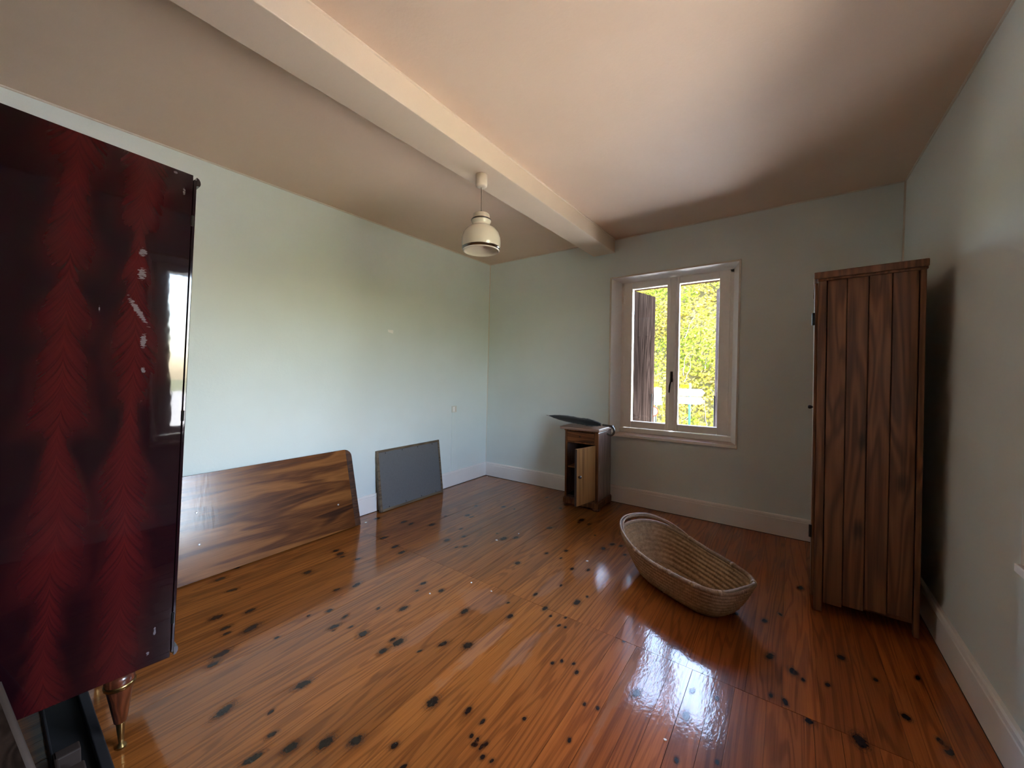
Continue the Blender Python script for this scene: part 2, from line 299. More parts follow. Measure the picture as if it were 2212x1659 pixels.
# ------------------------------------------------------------------ windows
def window(name, loc, rz):
    R = empty(name, loc, (0, 0, rz)); tag(R, kind='structure')
    a = WH
    # white reveal lining, splayed
    for s in (-1, 1):
        MB().hexa([(s*a, -.001, HB), (s*(a-.004), -.001, HB), (s*(a-.059), .155, HB), (s*(a-.05), .155, HB)], [(s*a, -.001, HT), (s*(a-.004), -.001, HT), (s*(a-.059), .155, HT-.02), (s*(a-.05), .155, HT-.02)]).build('reveal', REVEAL, R)
    MB().hexa([(-a, -.001, HT-.004), (a, -.001, HT-.004), (a-.05, .155, HT-.026), (-a+.05, .155, HT-.026)], [(-a, -.001, HT), (a, -.001, HT), (a-.05, .155, HT-.02), (-a+.05, .155, HT-.02)]).build('reveal', REVEAL, R)
    # thin bead round the opening
    for s in (-1, 1): MB().box(s*a-.007, s*a+.007, -.008, .004, HB-.03, HT+.008).build('casing', TRIMW, R, bevel=.002)
    MB().box(-a-.007, a+.007, -.008, .004, HT-.004, HT+.010).build('casing', TRIMW, R, bevel=.002)
    MB().box(-a-.004, a+.004, -.016, .16, HB-.024, HB+.002).build('sill', SILL, R, bevel=.003)
    MB().box(-a-.004, a+.004, -.021, -.016, HB-.022, HB+.001).build('sill_edge', WHITE, R, bevel=.001)
    # fixed frame
    fx = .482; z0, z1 = HB+.002, HT-.022
    for s in (-1, 1): MB().box(min(s*fx, s*(fx-.032)), max(s*fx, s*(fx-.032)), .150, .215, z0, z1).build('frame', WHITE, R, bevel=.003)
    MB().box(-fx, fx, .150, .215, z1-.03, z1).build('frame', WHITE, R, bevel=.003)
    MB().box(-fx, fx, .135, .215, z0, z0+.045).build('frame', WHITE, R, bevel=.005)
    # two sashes
    sb, stp = z0+.050, z1-.012
    for s in (-1, 1):
        S_ = empty('sash'); S_.parent = R
        xo, xi = s*(fx-.028), s*.012; pw, pi = s*.372, s*.052
        def bx(x0, x1, y0, y1, za, zb): return MB().box(min(x0, x1), max(x0, x1), y0, y1, za, zb)
        bx(xo, pw, .140, .195, sb, stp).build('stile', WHITE, S_, bevel=.004)
        bx(pi, xi, .140, .195, sb, stp).build('stile', WHITE, S_, bevel=.004)
        bx(pw, pi, .142, .195, sb, sb+.062).build('rail', WHITE, S_, bevel=.004)
        bx(pw, pi, .142, .195, stp-.058, stp).build('rail', WHITE, S_, bevel=.004)
        bx(pw-s*.006, pi, .168, .172, sb+.055, stp-.05).build('pane', GLASS, S_)
        for zz in (.82, 1.36, 1.95): MB().tube([(s*(fx-.03), .140, zz-.04), (s*(fx-.03), .140, zz+.04)], .007, 8).build('hinge', WHITE, S_, smooth=False)
    MB().prism([(-.030, .141, sb+.004), (-.020, .122, sb+.004), (.026, .122, sb+.004), (.036, .141, sb+.004)], (0, 0, stp-sb-.008)).build('meeting_stile', WHITE, R, bevel=.003)
    hd = MB().box(-.008, .012, .112, .123, 1.155, 1.250).build('handle', IRON, R, bevel=.002)
    MB().tube([(.002, .112, 1.165), (.002, .094, 1.160), (-.006, .090, 1.12), (-.010, .090, 1.06)], [.006, .006, .008, .006], 8).build('lever', IRON, hd, smooth=True)
    MB().box(-a+.07, a-.07, .225, TH-.01, HT-.085, HT-.055).build('lintel', LINTEL, R)
    for s in (-1, 1): MB().box(min(s*(a-.092), s*(a-.080)), max(s*(a-.092), s*(a-.080)), .216, TH+.002, HB+.036, HT-.085).build('outer_jamb', LINTEL, R)
    MB().box(-a+.085, a-.085, .216, TH+.06, HB+.005, HB+.036).build('outer_sill', CONC, R)
    return R
SILL = plain('sill_paint', (.52, .38, .33), .35, .12, 14)
window('window_1', (WX, 0, 0), 0)
window('window_2', (W, -2.262, 0), -PI/2)
def shutter(loc, rz, label, mat, mir):
    R = tag(empty('shutter', loc, (0, 0, rz)), label, 'shutter', 'plank shutters of the rear window')
    n = 5; wd = .44/n
    for j in range(n): MB().box(j*wd+.001, (j+1)*wd-.001, -.013, .013, HB+.03, HT-.07).build('board', mat, R, bevel=.003)
    for zz in (.92, 1.88):
        y0, y1 = (.0125, .034) if mir > 0 else (-.034, -.0125)
        MB().box(.02, .42, y0, y1, zz-.05, zz+.05).build('batten', mat, R, bevel=.003)
    MB().tube([(.36, mir*-.028, HB+.04), (.36, mir*-.028, HB+.36)], .007, 8).build('bar', IRON, R)
    for zz in (.92, 1.88): MB().tube([(-.004, 0, zz-.05), (-.004, 0, zz+.05)], .009, 8).build('hinge', IRON, R)
    return R
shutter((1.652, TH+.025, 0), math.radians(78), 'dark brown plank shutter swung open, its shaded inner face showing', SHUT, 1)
shutter((2.510, TH+.025, 0), math.radians(180-70), 'plank shutter swung open, sunlight on it coloured in as pinkish-grey, with an iron bar', SHUT_SUNLIT, -1)
def shut2(y, rz, label, mir):
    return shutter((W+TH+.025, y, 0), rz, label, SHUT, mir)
s2a = shut2(-2.262+.43, math.radians(60), 'dark plank shutter of the side window, folded back at its farther jamb', 1)
s2b = shut2(-2.262-.43, math.radians(-35), 'dark plank shutter of the side window, folded out at its nearer jamb', -1)
for q in (s2a, s2b): q['group'] = 'plank shutters of the side window'
# ------------------------------------------------------------------ wardrobe
def veneer():
    m = M('flame_mahogany_veneer'); p = m.xyz(m.obj()); n_ = lambda v, s, d=3, r=.6: m.noise(v, s, d, r)
    y, z = p[1], p[2]; red = None
    for yc, w0, ph in ((-.140, .042, 0), (-.285, .046, 3.1), (-.60, .055, 7.7), (-.74, .06, 5.2), (-1.02, .055, 1.9), (-1.17, .055, 9.1)):
        wob = m.math('MULTIPLY', m.math('SUBTRACT', m.noise(m.comb(ph, 0, z), 2.2, 2), .5), .05)
        r = m.math('ABSOLUTE', m.math('SUBTRACT', m.math('SUBTRACT', y, yc), wob))
        t = m.math('ADD', z, m.math('MULTIPLY', m.math('POWER', r, .62), .62))                       # chevron phase: streaks fall away from the spine
        w = m.math('MULTIPLY', m.mr(m.noise(m.comb(ph, 4., t), 3.2, 3, .6), .3, .68, .25, 1.75), w0)
        st = m.noise(m.comb(m.math('MULTIPLY', r, 6), ph, m.math('MULTIPLY', t, 60)), 1, 4, .7)
        k = m.mr(m.math('ADD', m.math('DIVIDE', r, w), m.math('MULTIPLY', m.math('SUBTRACT', st, .5), 1.1)), -.1, 1.6, 1, 0)
        k = m.math('MULTIPLY', k, m.mr(st, .32, .66, .35, 1))
        red = k if red is None else m.math('MAXIMUM', red, k)
    c = m.mix(red, m.mix(n_(m.map(m.obj(), (1, 30, 1.5)), 1), (.007, .0015, .003), (.014, .003, .005)), (.078, .0075, .0075))
    # pale scuffs rubbed into the lacquer
    sc = None
    for (sy, sz, ry, rz_, tilt) in ((-.135, 1.17, .010, .05, .55), (-.118, 1.075, .009, .028, 0), (-.13, 1.29, .012, .022, 0), (-.115, .98, .007, .012, 0), (-.13, 1.36, .012, .015, 0), (-.035, 1.60, .004, .014, 0), (-.06, 1.655, .006, .006, 0), (-.055, .11, .004, .014, 0), (-.07, .045, .005, .007, 0), (-.22, 1.16, .002, .01, 0)):
        dy = m.math('SUBTRACT', y, sy); dz = m.math('SUBTRACT', z, sz); dy = m.math('ADD', dy, m.math('MULTIPLY', dz, tilt))
        d = m.math('ADD', m.math('POWER', m.math('ABSOLUTE', m.math('DIVIDE', dy, ry)), 2.0), m.math('POWER', m.math('ABSOLUTE', m.math('DIVIDE', dz, rz_)), 2.0))
        d = m.math('ADD', d, m.math('MULTIPLY', m.math('SUBTRACT', n_(m.map(m.obj(), (1, 60, 260)), 1, 2), .5), 3.4))
        k = m.mr(d, .3, .7, 1, 0); sc = k if sc is None else m.math('MAXIMUM', sc, k)
    c = m.mix(m.math('MULTIPLY', sc, .7), c, (.20, .17, .18))
    b = m.bump(m.noise(m.map(m.obj(), (1, 1, .6)), 22, 2, .5), .03, .004)
    return m.end(m.bsdf(c, .5, **{'Specular IOR Level': .0, 'Coat Weight': 1.0, 'Coat Roughness': .035, 'Coat IOR': 1.5, 'Coat Normal': b}))
VEN = veneer()
MAHO = plain('dark_mahogany', (.010, .003, .005), .5, .3, 40, **{'Specular IOR Level': 0., 'Coat Weight': 1., 'Coat Roughness': .06})
LEGW = wood('mahogany_leg', (.05, .012, .006), (.12, .03, .012), (.19, .05, .02), 2, 2, .3, .8)
PIV = Vector((1.25, -3.185, .243)); TILT = -.052
ward = tag(empty('wardrobe', (PIV.x, PIV.y, 0)), 'tall dark red mahogany wardrobe with glossy flame veneer on conical legs', 'wardrobe')
WHT, WWD, WDP = 1.668, 1.30, .54
def wpart(mb, name, mat, par=ward, **k):
    o = mb.build(name, mat, par, **k)
    if par is ward: o.location = (0, 0, PIV.z); o.rotation_euler = (TILT, 0, 0)
    return o
c = MB(); c.box(-WDP, -.006, -.009, 0, .012, WHT-.012); c.box(-WDP, -.006, -WWD, -WWD+.016, .012, WHT-.012)
c.box(-WDP, -.022, -WWD+.016, -.016, .0, .02); c.box(-WDP, -.022, -WWD+.016, -.016, WHT-.02, WHT); c.box(-WDP, -WDP+.01, -WWD+.016, -.016, .02, WHT-.02)
wpart(c, 'carcass', MAHO, bevel=.002)
def endmould(z0, flip):
    pr = [(0, 0), (.010, .002), (.012, .010), (.011, .018), (.007, .026), (0, .030)]
    pts = [(-.006, d-.001, z0+(.030-z if flip else z)) for d, z in pr]
    return MB().prism(pts, (-WDP+.006, 0, 0))
wpart(endmould(WHT-.032, False), 'top_moulding', MAHO); wpart(endmould(.0, True), 'base_moulding', MAHO)
doors = [(-.012, -.435), (-.439, -.862), (-.866, -1.282)]
for j, (a, b) in enumerate(doors):
    d = wpart(MB().box(-.021, 0, b, a, .002, WHT-.001), 'door', VEN, bevel=.0015)
    if j == 0:
        for zz in (WHT-.16, WHT*.497, .135):
            MB().tube([(.001, a+.002, zz-.018), (.001, a+.002, zz+.018)], .0045, 8).build('hinge', IRON, d)
    else:
        MB().lathe([(.006, 0), (.006, .012), (.012, .018), (.010, .026), (.003, .028)], n=16).build('knob', BRASS, d, smooth=True)
        kb = d.children[0]; kb.location = (0, (a-.03) if j == 2 else (b+.03), WHT*.5); kb.rotation_euler = (0, PI/2, 0)
def wleg(y, x, h):
    L = MB().lathe([(.034, h), (.037, h-.018), (.036, h-.034), (.033, h-.045), (.016, .088), (.011, .083)], n=28).build('leg', LEGW, ward, smooth=True); L.location = (x, y, 0)
    MB().lathe([(.0365, h-.030), (.039, h-.032), (.039, h-.036), (.037, h-.038), (.0385, h-.041), (.0355, h-.045), (.033, h-.044)], n=28, cap=False).build('ring', BRASS, L, smooth=True)
    MB().lathe([(.011, .088), (.0115, .082), (.0075, .03), (.006, .014), (.013, .006), (.014, 0)], n=20).build('ferrule', BRASS, L, smooth=True)
for yy in (-.128, -1.17):
    for xx in (-.040, -WDP+.06): wleg(yy, xx, PIV.z-.001+(-yy)*.052)
# ------------------------------------------------------------------ leftovers beside the wardrobe
rail = tag(empty('metal_rail', (.62, -3.40, 0)), 'dark metal rail with a brown bracket lying under the wardrobe', 'rail')
BLK = plain('black_paint', (.004, .004, .005), .8, .3)
BLK2 = plain('paler_black_paint', (.012, .011, .013), .7, .3)  # slightly paler black than the web
MB().box(0, .95, .030, .055, 0, .035).build('side_flange', BLK2, rail, bevel=.003)
MB().box(0, .95, -.05, .030, 0, .008).build('web', BLK, rail, bevel=.002)
MB().box(0, .95, -.056, -.050, 0, .045).build('lip', BLK2, rail, bevel=.002)
BRK = plain('brown_metal', (.035, .021, .015), .7, .2)
br = MB(); br.box(.56, .70, -.055, -.045, .045, .075); br.box(.66, .70, -.055, .0, .009, .075); br.box(.56, .60, -.055, .0, .009, .075)
br.build('bracket', BRK, rail, bevel=.004)
MB().lathe([(.018, 0), (.020, .01), (.020, .022), (.012, .03)], (.645, -.085, .035), 18).build('bolt', STEEL, rail, smooth=True)
BRD = wood('brown_board_wood', (.010, .005, .003), (.020, .011, .007), (.032, .018, .012), 2, 1, .8, spec=.05)
BRDE = plain('board_edge', (.075, .05, .036), .7, .2)
wb = tag(empty('wooden_board', (1.62, -3.455, 0)), 'brown wooden board with a pale rounded edge leaning on the wardrobe front', 'board')
e0, e1 = Vector((0, 0, .012)), Vector((-.325, -.10, .405)); nn = Vector((.40, .05, .32)).normalized()*.022; back = Vector((0, -.46, 0))
MB().hexa([e0, e0+back, e0+back+nn, e0+nn], [e1, e1+back, e1+back+nn, e1+nn]).build('panel', BRD, wb, bevel=.003)
MB().tube([e0+nn*.5, e1+nn*.5], .0115, 10).build('edge_bead', BRDE, wb, smooth=True)
# ------------------------------------------------------------------ walnut headboard
def walnut():
    m = M('walnut_veneer'); o = m.obj(); v = m.map(o, (1, 1.1, 8.5), rot=(.10, 0, 0))
    n1 = m.noise(v, 1.0, 2, .45, .5); n2 = m.noise(m.map(o, (1, 6, 190), rot=(.1, 0, 0)), 1, 3, .6)
    ln = m.math('SINE', m.math('MULTIPLY', n1, 36.)); f = m.math('ADD', m.math('MULTIPLY', n1, 1.15), m.math('MULTIPLY', ln, .09)); f = m.math('ADD', f, m.math('MULTIPLY', m.math('SUBTRACT', n2, .5), .45))
    c = m.ramp(f, [(.25, (.036, .011, .004)), (.48, (.105, .032, .008)), (.64, (.20, .068, .015)), (.88, (.30, .115, .028))])
    return m.end(m.bsdf(c, .36, **{'Coat Weight': 1.0, 'Specular IOR Level': .1, 'Coat Roughness': .21, 'Coat IOR': 1.45, 'Coat Normal': m.bump(m.noise(m.map(o, (1, 60, 25)), 1, 3), .08, .003)}))
WALN = walnut()
BAND = wood('walnut_crossband', (.025, .010, .006), (.065, .024, .011), (.11, .042, .018), 1, 2.2, .36, 1.)
hb = tag(empty('headboard', (.185, -1.785, .0054), (0, -.235, 0)), 'glossy walnut bed headboard with one rounded corner leaning on the pale wall', 'headboard')
HW, HHT, RC = 1.42, .610, .06
def rounded(y0, y1, z0, z1, r, x):       # outline with the far top corner rounded
    pts = [(x, y0, z0), (x, y1, z0), (x, y1, z1-r)]
    pts += [(x, y1-r+r*math.cos(t), z1-r+r*math.sin(t)) for t in [PI/2*k/8 for k in range(1, 9)]]
    return pts+[(x, y0, z1)]
MB().prism(rounded(-HW, 0, 0, HHT, RC, -.022), (.0215, 0, 0)).build('core', BAND, hb, bevel=.002)
MB().prism([(0, -HW, .001), (0, -.048, .001), (0, -.048, HHT-.035), (0, -HW, HHT-.035)], (.0015, 0, 0)).build('veneer_field', WALN, hb)
MB().prism([(-.0005, -.047, .05), (-.0005, -.001, .05), (-.0005, -.001, HHT-RC)]+[(-.0005, -RC+(RC-.001)*math.cos(t), HHT-RC+(RC-.001)*math.sin(t)) for t in [PI/2*k/8 for k in range(1, 7)]]+[(-.0005, -.047, HHT-.005)], (.002, 0, 0)).build('end_band', BAND, hb)
MB().prism([(-.0005, -HW, HHT-.034), (-.0005, -.048, HHT-.034), (-.0005, -.048, HHT-.002), (-.0005, -HW, HHT-.002)], (.002, 0, 0)).build('top_band', WALN, hb)
for y, z in ((-.165, .20), (-1.03, .385), (-1.03, .20)):
    s_ = MB().lathe([(.006, 0), (.006, .002), (.003, .003)], n=12).build('screw', STEEL, hb); s_.location = (.0015, y, z); s_.rotation_euler = (0, PI/2, 0)
MB().box(-.035, -.0225, -.025, -.004, 0, .09).build('corner_block', BAND, hb, bevel=.002)
# ------------------------------------------------------------------ grey backed panel
GREY = plain('grey_hardboard', (.125, .120, .122), .7, .12, 60)
FRM = wood('brown_frame', (.07, .045, .025), (.13, .085, .048), (.18, .125, .075), 1, 1, .55)
gp = tag(empty('framed_panel', (.095, -.79, .004), (0, -.118, 0)), 'thin brown-framed panel showing its grey backing, leaning on the baseboard', 'panel')
PW, PH = .745, .535
for y0, y1, z0, z1 in ((-PW, -PW+.022, 0, PH), (-.022, 0, 0, PH), (-PW+.022, -.022, 0, .020), (-PW+.022, -.022, PH-.020, PH)):
    MB().box(-.028, 0, y0, y1, z0, z1).build('frame_rail', FRM, gp, bevel=.002)
MB().box(-.020, -.004, -PW+.021, -.021, .019, PH-.019).build('backing', GREY, gp)
for k in range(4):
    for zz in (.030, PH-.03): MB().box(-.004, -.0025, -PW+.09+k*.185, -PW+.096+k*.185, zz-.005, zz+.005).build('nail', IRON, gp)
# ------------------------------------------------------------------ wall switch
PLAST = plain('old_cream_plastic', (.70, .68, .60), .4, .05)
sw = tag(empty('light_switch', (wall_x(.84), -.566, .835)), 'small square cream light switch on the pale wall', 'switch')
MB().box(0, .012, -.035, .035, -.035, .035).build('plate', PLAST, sw, bevel=.003)
MB().box(.012, .0155, -.026, .004, -.026, .026).build('rocker', WHITE, sw, bevel=.002)
MB().box(.012, .014, .008, .026, -.026, .026).build('side_insert', TRIMW, sw, bevel=.001)
cc = MB(); cc.hexa([(wall_x(.16)+.001, -.596, .162), (wall_x(.16)+.009, -.596, .162), (wall_x(.16)+.009, -.584, .162), (wall_x(.16)+.001, -.584, .162)], [(wall_x(.8)+.001, -.596, .799), (wall_x(.8)+.009, -.596, .799), (wall_x(.8)+.009, -.584, .799), (wall_x(.8)+.001, -.584, .799)])
tag(cc.build('cable_cover', WALL, bevel=.002), 'thin painted cable cover running down the wall from the switch to the skirting', 'cable cover')
# ------------------------------------------------------------------ pendant lamp
def opal():
    m = M('opal_glass'); o = m.obj(); X = m.xyz(o); z = X[2]
    c = m.mix(m.noise(o, 9, 3), (.78, .72, .62), (.74, .67, .56))
    return m.end(m.bsdf(c, .22, **{'Coat Weight': 1., 'Coat Roughness': .03, 'Subsurface Weight': 0.0}))
OPAL = opal(); CREAM = plain('cream_plastic', (.74, .63, .52), .45, .04)
pl = tag(empty('pendant_lamp', (1.475, -1.831, bz)), 'cream opal glass pendant lamp with brown bands hanging from the beam', 'lamp')
MB().lathe([(.0335, 0), (.0335, -.055), (.032, -.064), (.024, -.070), (.006, -.070)], n=32).build('ceiling_cup', CREAM, pl, smooth=True)
MB().tube([(0, 0, -.069), (0.001, 0, -.15), (0, 0, -.226)], .0028, 8).build('cord', plain('cord', (.30, .24, .19), .6), pl, smooth=True)
MB().lathe([(.005, -.205), (.007, -.208), (.007, -.226)], n=14).build('cord_grip', plain('brown_plastic', (.12, .06, .035), .4), pl, smooth=True)
MB().lathe([(.008, -.2235), (.042, -.224), (.047, -.228), (.0485, -.236), (.0485, -.252)], n=40, cap=False).build('cap', CREAM, pl, smooth=True)
sh = MB().lathe([(.0485, -.251), (.055, -.255), (.0575, -.262), (.056, -.272), (.051, -.281), (.0505, -.287), (.056, -.295), (.072, -.303), (.092, -.318), (.106, -.340), (.1135, -.368), (.1145, -.395), (.111, -.420), (.105, -.4365), (.1015, -.4395), (.100, -.437), (.107, -.418), (.110, -.395), (.109, -.370), (.102, -.344), (.088, -.323), (.06, -.306), (.046, -.296)], n=56, cap=False).build('shade', OPAL, pl, smooth=True)
BROWN = plain('brown_band', (.045, .022, .009), .25, .1, **{'Coat Weight': 1.})
MB().lathe([(.1128, -.4205), (.1078, -.4335), (.1064, -.4330), (.1110, -.4205)], n=56, cap=False).build('band', BROWN, sh, smooth=True)
MB().lathe([(.0555, -.2545), (.0590, -.2585), (.0588, -.2640), (.0570, -.2640)], n=48, cap=False).build('band', BROWN, sh, smooth=True)
bl = MB().lathe([(.012, -.30), (.014, -.325), (.03, -.35), (.03, -.37), (.018, -.39), (.004, -.396)], n=24).build('bulb', OPAL, pl, smooth=True)
MB().lathe([(.018, -.252), (.018, -.305), (.014, -.31)], n=20).build('lamp_holder', PLAST, pl, smooth=True)
# ------------------------------------------------------------------ nightstand
NW = wood('walnut_nightstand', (.055, .017, .006), (.135, .045, .014), (.21, .075, .024), 2, 1.4, .45, .25, coatr=.2, spec=.2)
ND = wood('burr_door', (.17, .066, .017), (.28, .118, .033), (.38, .18, .058), 2, 1.3, .45, .2, coatr=.2, gscale=7, fine=.3)
NWH = wood('walnut_drawer', (.055, .017, .006), (.14, .047, .014), (.22, .08, .025), 0, 1.4, .45, .25, coatr=.2, spec=.2)
NS = wood('stained_side', (.07, .035, .026), (.13, .075, .058), (.19, .12, .10), 2, 1.2, .32, .8, coatr=.2)
NI = plain('nightstand_inside', (.035, .018, .012), .7, .3)
NT = wood('nightstand_top_wood', (.18, .10, .075), (.27, .165, .125), (.36, .24, .19), 0, 1.2, .45)
ns = tag(empty('nightstand', (1.266, -.362, 0)), 'narrow old wooden nightstand with its door ajar, below the window', 'nightstand')
w_, d_ = .326, .302
def npart(mb, n, mt, par=None, **k): return mb.build(n, mt, par or ns, **k)
npart(MB().box(w_-.018, w_, .0, d_, .078, .700), 'side_panel', NS, bevel=.002)
npart(MB().box(0, .018, 0, d_, .078, .700), 'side_panel', NS, bevel=.002)
npart(MB().box(.018, w_-.018, d_-.010, d_, .078, .700), 'back_panel', NI)
npart(MB().box(.018, w_-.018, .005, d_-.01, .078, .098), 'bottom_panel', NI)
npart(MB().box(.018, w_-.018, .02, d_-.01, .352, .364), 'shelf', ND, bevel=.001)
npart(MB().box(.018, w_-.018, .02, d_-.01, .594, .602), 'drawer_runner', NI)
npart(MB().box(-.001, .020, -.006, .012, .078, .700), 'front_stile', NW, bevel=.003)
npart(MB().box(w_-.036, w_+.001, -.006, .012, .078, .700), 'front_stile', NW, bevel=.003)
npart(MB().box(.020, w_-.036, -.004, .012, .590, .604), 'front_rail', NW, bevel=.002)
dr = npart(MB().box(.022, w_-.038, -.008, .010,   .606, .694), 'drawer', NWH, bevel=.003)
kh = MB().lathe([(.006, 0), (.005, .002)], n=14).build('keyhole', IRON, dr); kh.location = (.15, -.008, .652); kh.rotation_euler = (PI/2, 0, 0)
npart(MB().box(-.006, w_+.006, -.014, d_, .700, .712), 'top_moulding', NW, bevel=.004)
npart(MB().box(-.040, w_+.020, -.036, d_+.030, .7125, .738), 'top_slab', NT, bevel=.004)
pl_ = MB(); pl_.box(-.012, w_+.012, -.018, d_, .022, .072); npart(pl_, 'plinth', NW, bevel=.004)
npart(MB().box(-.008, w_+.008, -.013, d_, .072, .082), 'plinth_moulding', NW, bevel=.004)
for x, y in ((.018, .010), (w_-.018, .010), (.018, d_-.04), (w_-.018, d_-.04)):
    npart(MB().lathe([(.030, .024), (.036, .018), (.036, .008), (.030, 0)], (x, y, 0), 20), 'foot', NW, smooth=True)
dp = empty('door', (w_-.037, -.008, 0), (0, 0, math.radians(77))); dp.parent = ns     # hinged on the right stile
dd = MB().box(-.262, 0, -.018, 0, .100, .588).build('door_panel', ND, dp, bevel=.002)
MB().box(-.2625, -.258, -.0185, .0005, .101, .587).build('edge_strip', NI, dp)
kn = MB().lathe([(.005, 0), (.005, .010), (.011, .015), (.013, .022), (.009, .029), (.002, .031)], n=18).build('knob', plain('dark_knob', (.06, .035, .03), .15, .1, **{'Coat Weight': 1.}), dp, smooth=True)
kn.location = (-.236, -.018, .352); kn.rotation_euler = (PI/2, 0, 0)
for zz in (.17, .52): MB().tube([(.0, -.004, zz-.02), (.0, -.004, zz+.02)], .004, 8).build('hinge', BRASS, dp)
# ------------------------------------------------------------------ umbrella
FAB = plain('black_umbrella_cloth', (.008, .008, .010), .75, .4, 60, **{'Sheen Weight': .3})
HND = plain('dark_wood_handle', (.030, .015, .011), .28, .3, 40, **{'Coat Weight': 1., 'Coat Roughness': .1})
um = tag(empty('umbrella', (1.30, -.25, .7385)), 'rolled black umbrella with a curved wooden crook handle lying on the nightstand', 'umbrella')
A = Vector((.945, -.170, .800)); B = Vector((1.600, -.312, .7715)); org = Vector((1.30, -.25, .7385)); ax = (B-A).normalized(); L_ = (B-A).length
us = (ax.cross(Vector((0, 0, 1)))).normalized(); uu = us.cross(ax)
prof = [(.06, .004), (.10, .007), (.16, .014), (.26, .021), (.40, .026), (.52, .0275), (.62, .0265), (.70, .0285), (.78, .030), (.86, .026), (.93, .019), (.99, .010)]
mb = MB(); nseg = 32; vs = []
for t, r in prof:
    for j in range(nseg):
        a_ = 2*PI*j/nseg; rr = r*1.22*(1+.16*math.sin(8*(a_+t*3.5))+.05*math.sin(3*a_+t*20)); q_ = A+ax*(t*L_)-org+us*math.cos(a_)*rr+uu*math.sin(a_)*rr*.86
        vs.append(q_)
k_ = len(prof); mb.add(vs, [(i*nseg+j, i*nseg+(j+1) % nseg, (i+1)*nseg+(j+1) % nseg, (i+1)*nseg+j) for i in range(k_-1) for j in range(nseg)]+[tuple(range(nseg-1, -1, -1)), tuple((k_-1)*nseg+j for j in range(nseg))])
mb.build('canopy', FAB, um, smooth=True)
MB().tube([A-org, A+ax*(.075*L_)-org], [.003, .0042], 10).build('tip', STEEL, um, smooth=True)
C0 = A+ax*(.97*L_)-org
MB().tube([C0, C0+ax*.035], .0065, 12).build('collar', STEEL, um, smooth=True)
dn = Vector((0, 0, -1)); hx = Vector((ax.x, ax.y, 0)).normalized(); C1 = C0+ax*.034; C2 = C1+ax*.075
path = [C1, C1+ax*.04, C2]+[C2+hx*(.040*math.sin(t))+dn*(.040*(1-math.cos(t))) for t in [PI*k/14*1.25 for k in range(1, 15)]]
MB().tube(path, .0098, 12).build('crook_handle', HND, um, smooth=True)
MB().box(0, .012, -.004, .004, 0, .006).build('strap_button', IRON, um).location = A+ax*(.80*L_)-org+uu*.024
# ------------------------------------------------------------------ pine cupboard
PINE = wood('stained_pine', (.085, .030, .014), (.185, .072, .031), (.27, .115, .05), 2, 1.0, .55, .15, knots=True, coatr=.3)
cp = tag(empty('cupboard', (3.080, -1.03, 0), (0, math.radians(-.6), math.radians(-2.0))), 'tall narrow stained pine cupboard with boarded side standing near the corner', 'cupboard')
CW, CD, CH = .385, .62, 1.752        # depth along x, width along y
def cpart(mb, n, mt=PINE, par=None, **k): return mb.build(n, mt, par or cp, **k)
cpart(MB().box(0, .034, -.004, .030, .003, CH-.04), 'corner_post', bevel=.003)
cpart(MB().box(CW-.020, CW, -.004, .030, .007, CH-.04), 'corner_post', bevel=.003)
xb = [.036, .113, .193, .275, CW-.022]
for k, (a, b) in enumerate(zip(xb, xb[1:])): cpart(MB().box(a+.0012, b-.0012, .0, .018, .050+.012*k, CH-.042), 'side_board', bevel=.003)
cpart(MB().box(.03, CW-.02, .018, .022, .09, CH-.05), 'side_liner', NI)
cpart(MB().box(.0, CW, CD-.02, CD, .05, CH-.04), 'far_side'); cpart(MB().box(CW-.012, CW-.002, .02, CD-.02, .05, CH-.04), 'back_panel'); cpart(MB().box(.02, CW-.012, .02, CD-.02, .06, .08), 'bottom_panel')
for yy in (.0, CD-.03): 
    if yy: cpart(MB().box(0, .034, yy, yy+.03, .003, .06), 'foot'); cpart(MB().box(CW-.03, CW, yy, yy+.03, .006, .06), 'foot')
cpart(MB().box(-.004, CW+.004, -.012, CD+.01, CH-.046, CH-.034), 'cornice_bead', bevel=.004)
cpart(MB().box(-.018, CW+.006, -.018, CD+.015, CH-.034, CH), 'top_board', bevel=.004)
do = cpart(MB().box(-.014, -.001, .012, CD-.01, .07, CH-.05), 'door', bevel=.002)
for zz in (1.517, .41): MB().tube([(-.018, .008, zz-.032), (-.018, .008, zz+.032)], .007, 8).build('hinge', IRON, do)
kb = MB().lathe([(.004, 0), (.010, .012), (.008, .02), (.002, .022)], n=14).build('knob', IRON, do, smooth=True); kb.location = (-.014, .05, 1.058); kb.rotation_euler = (0, -PI/2, 0)
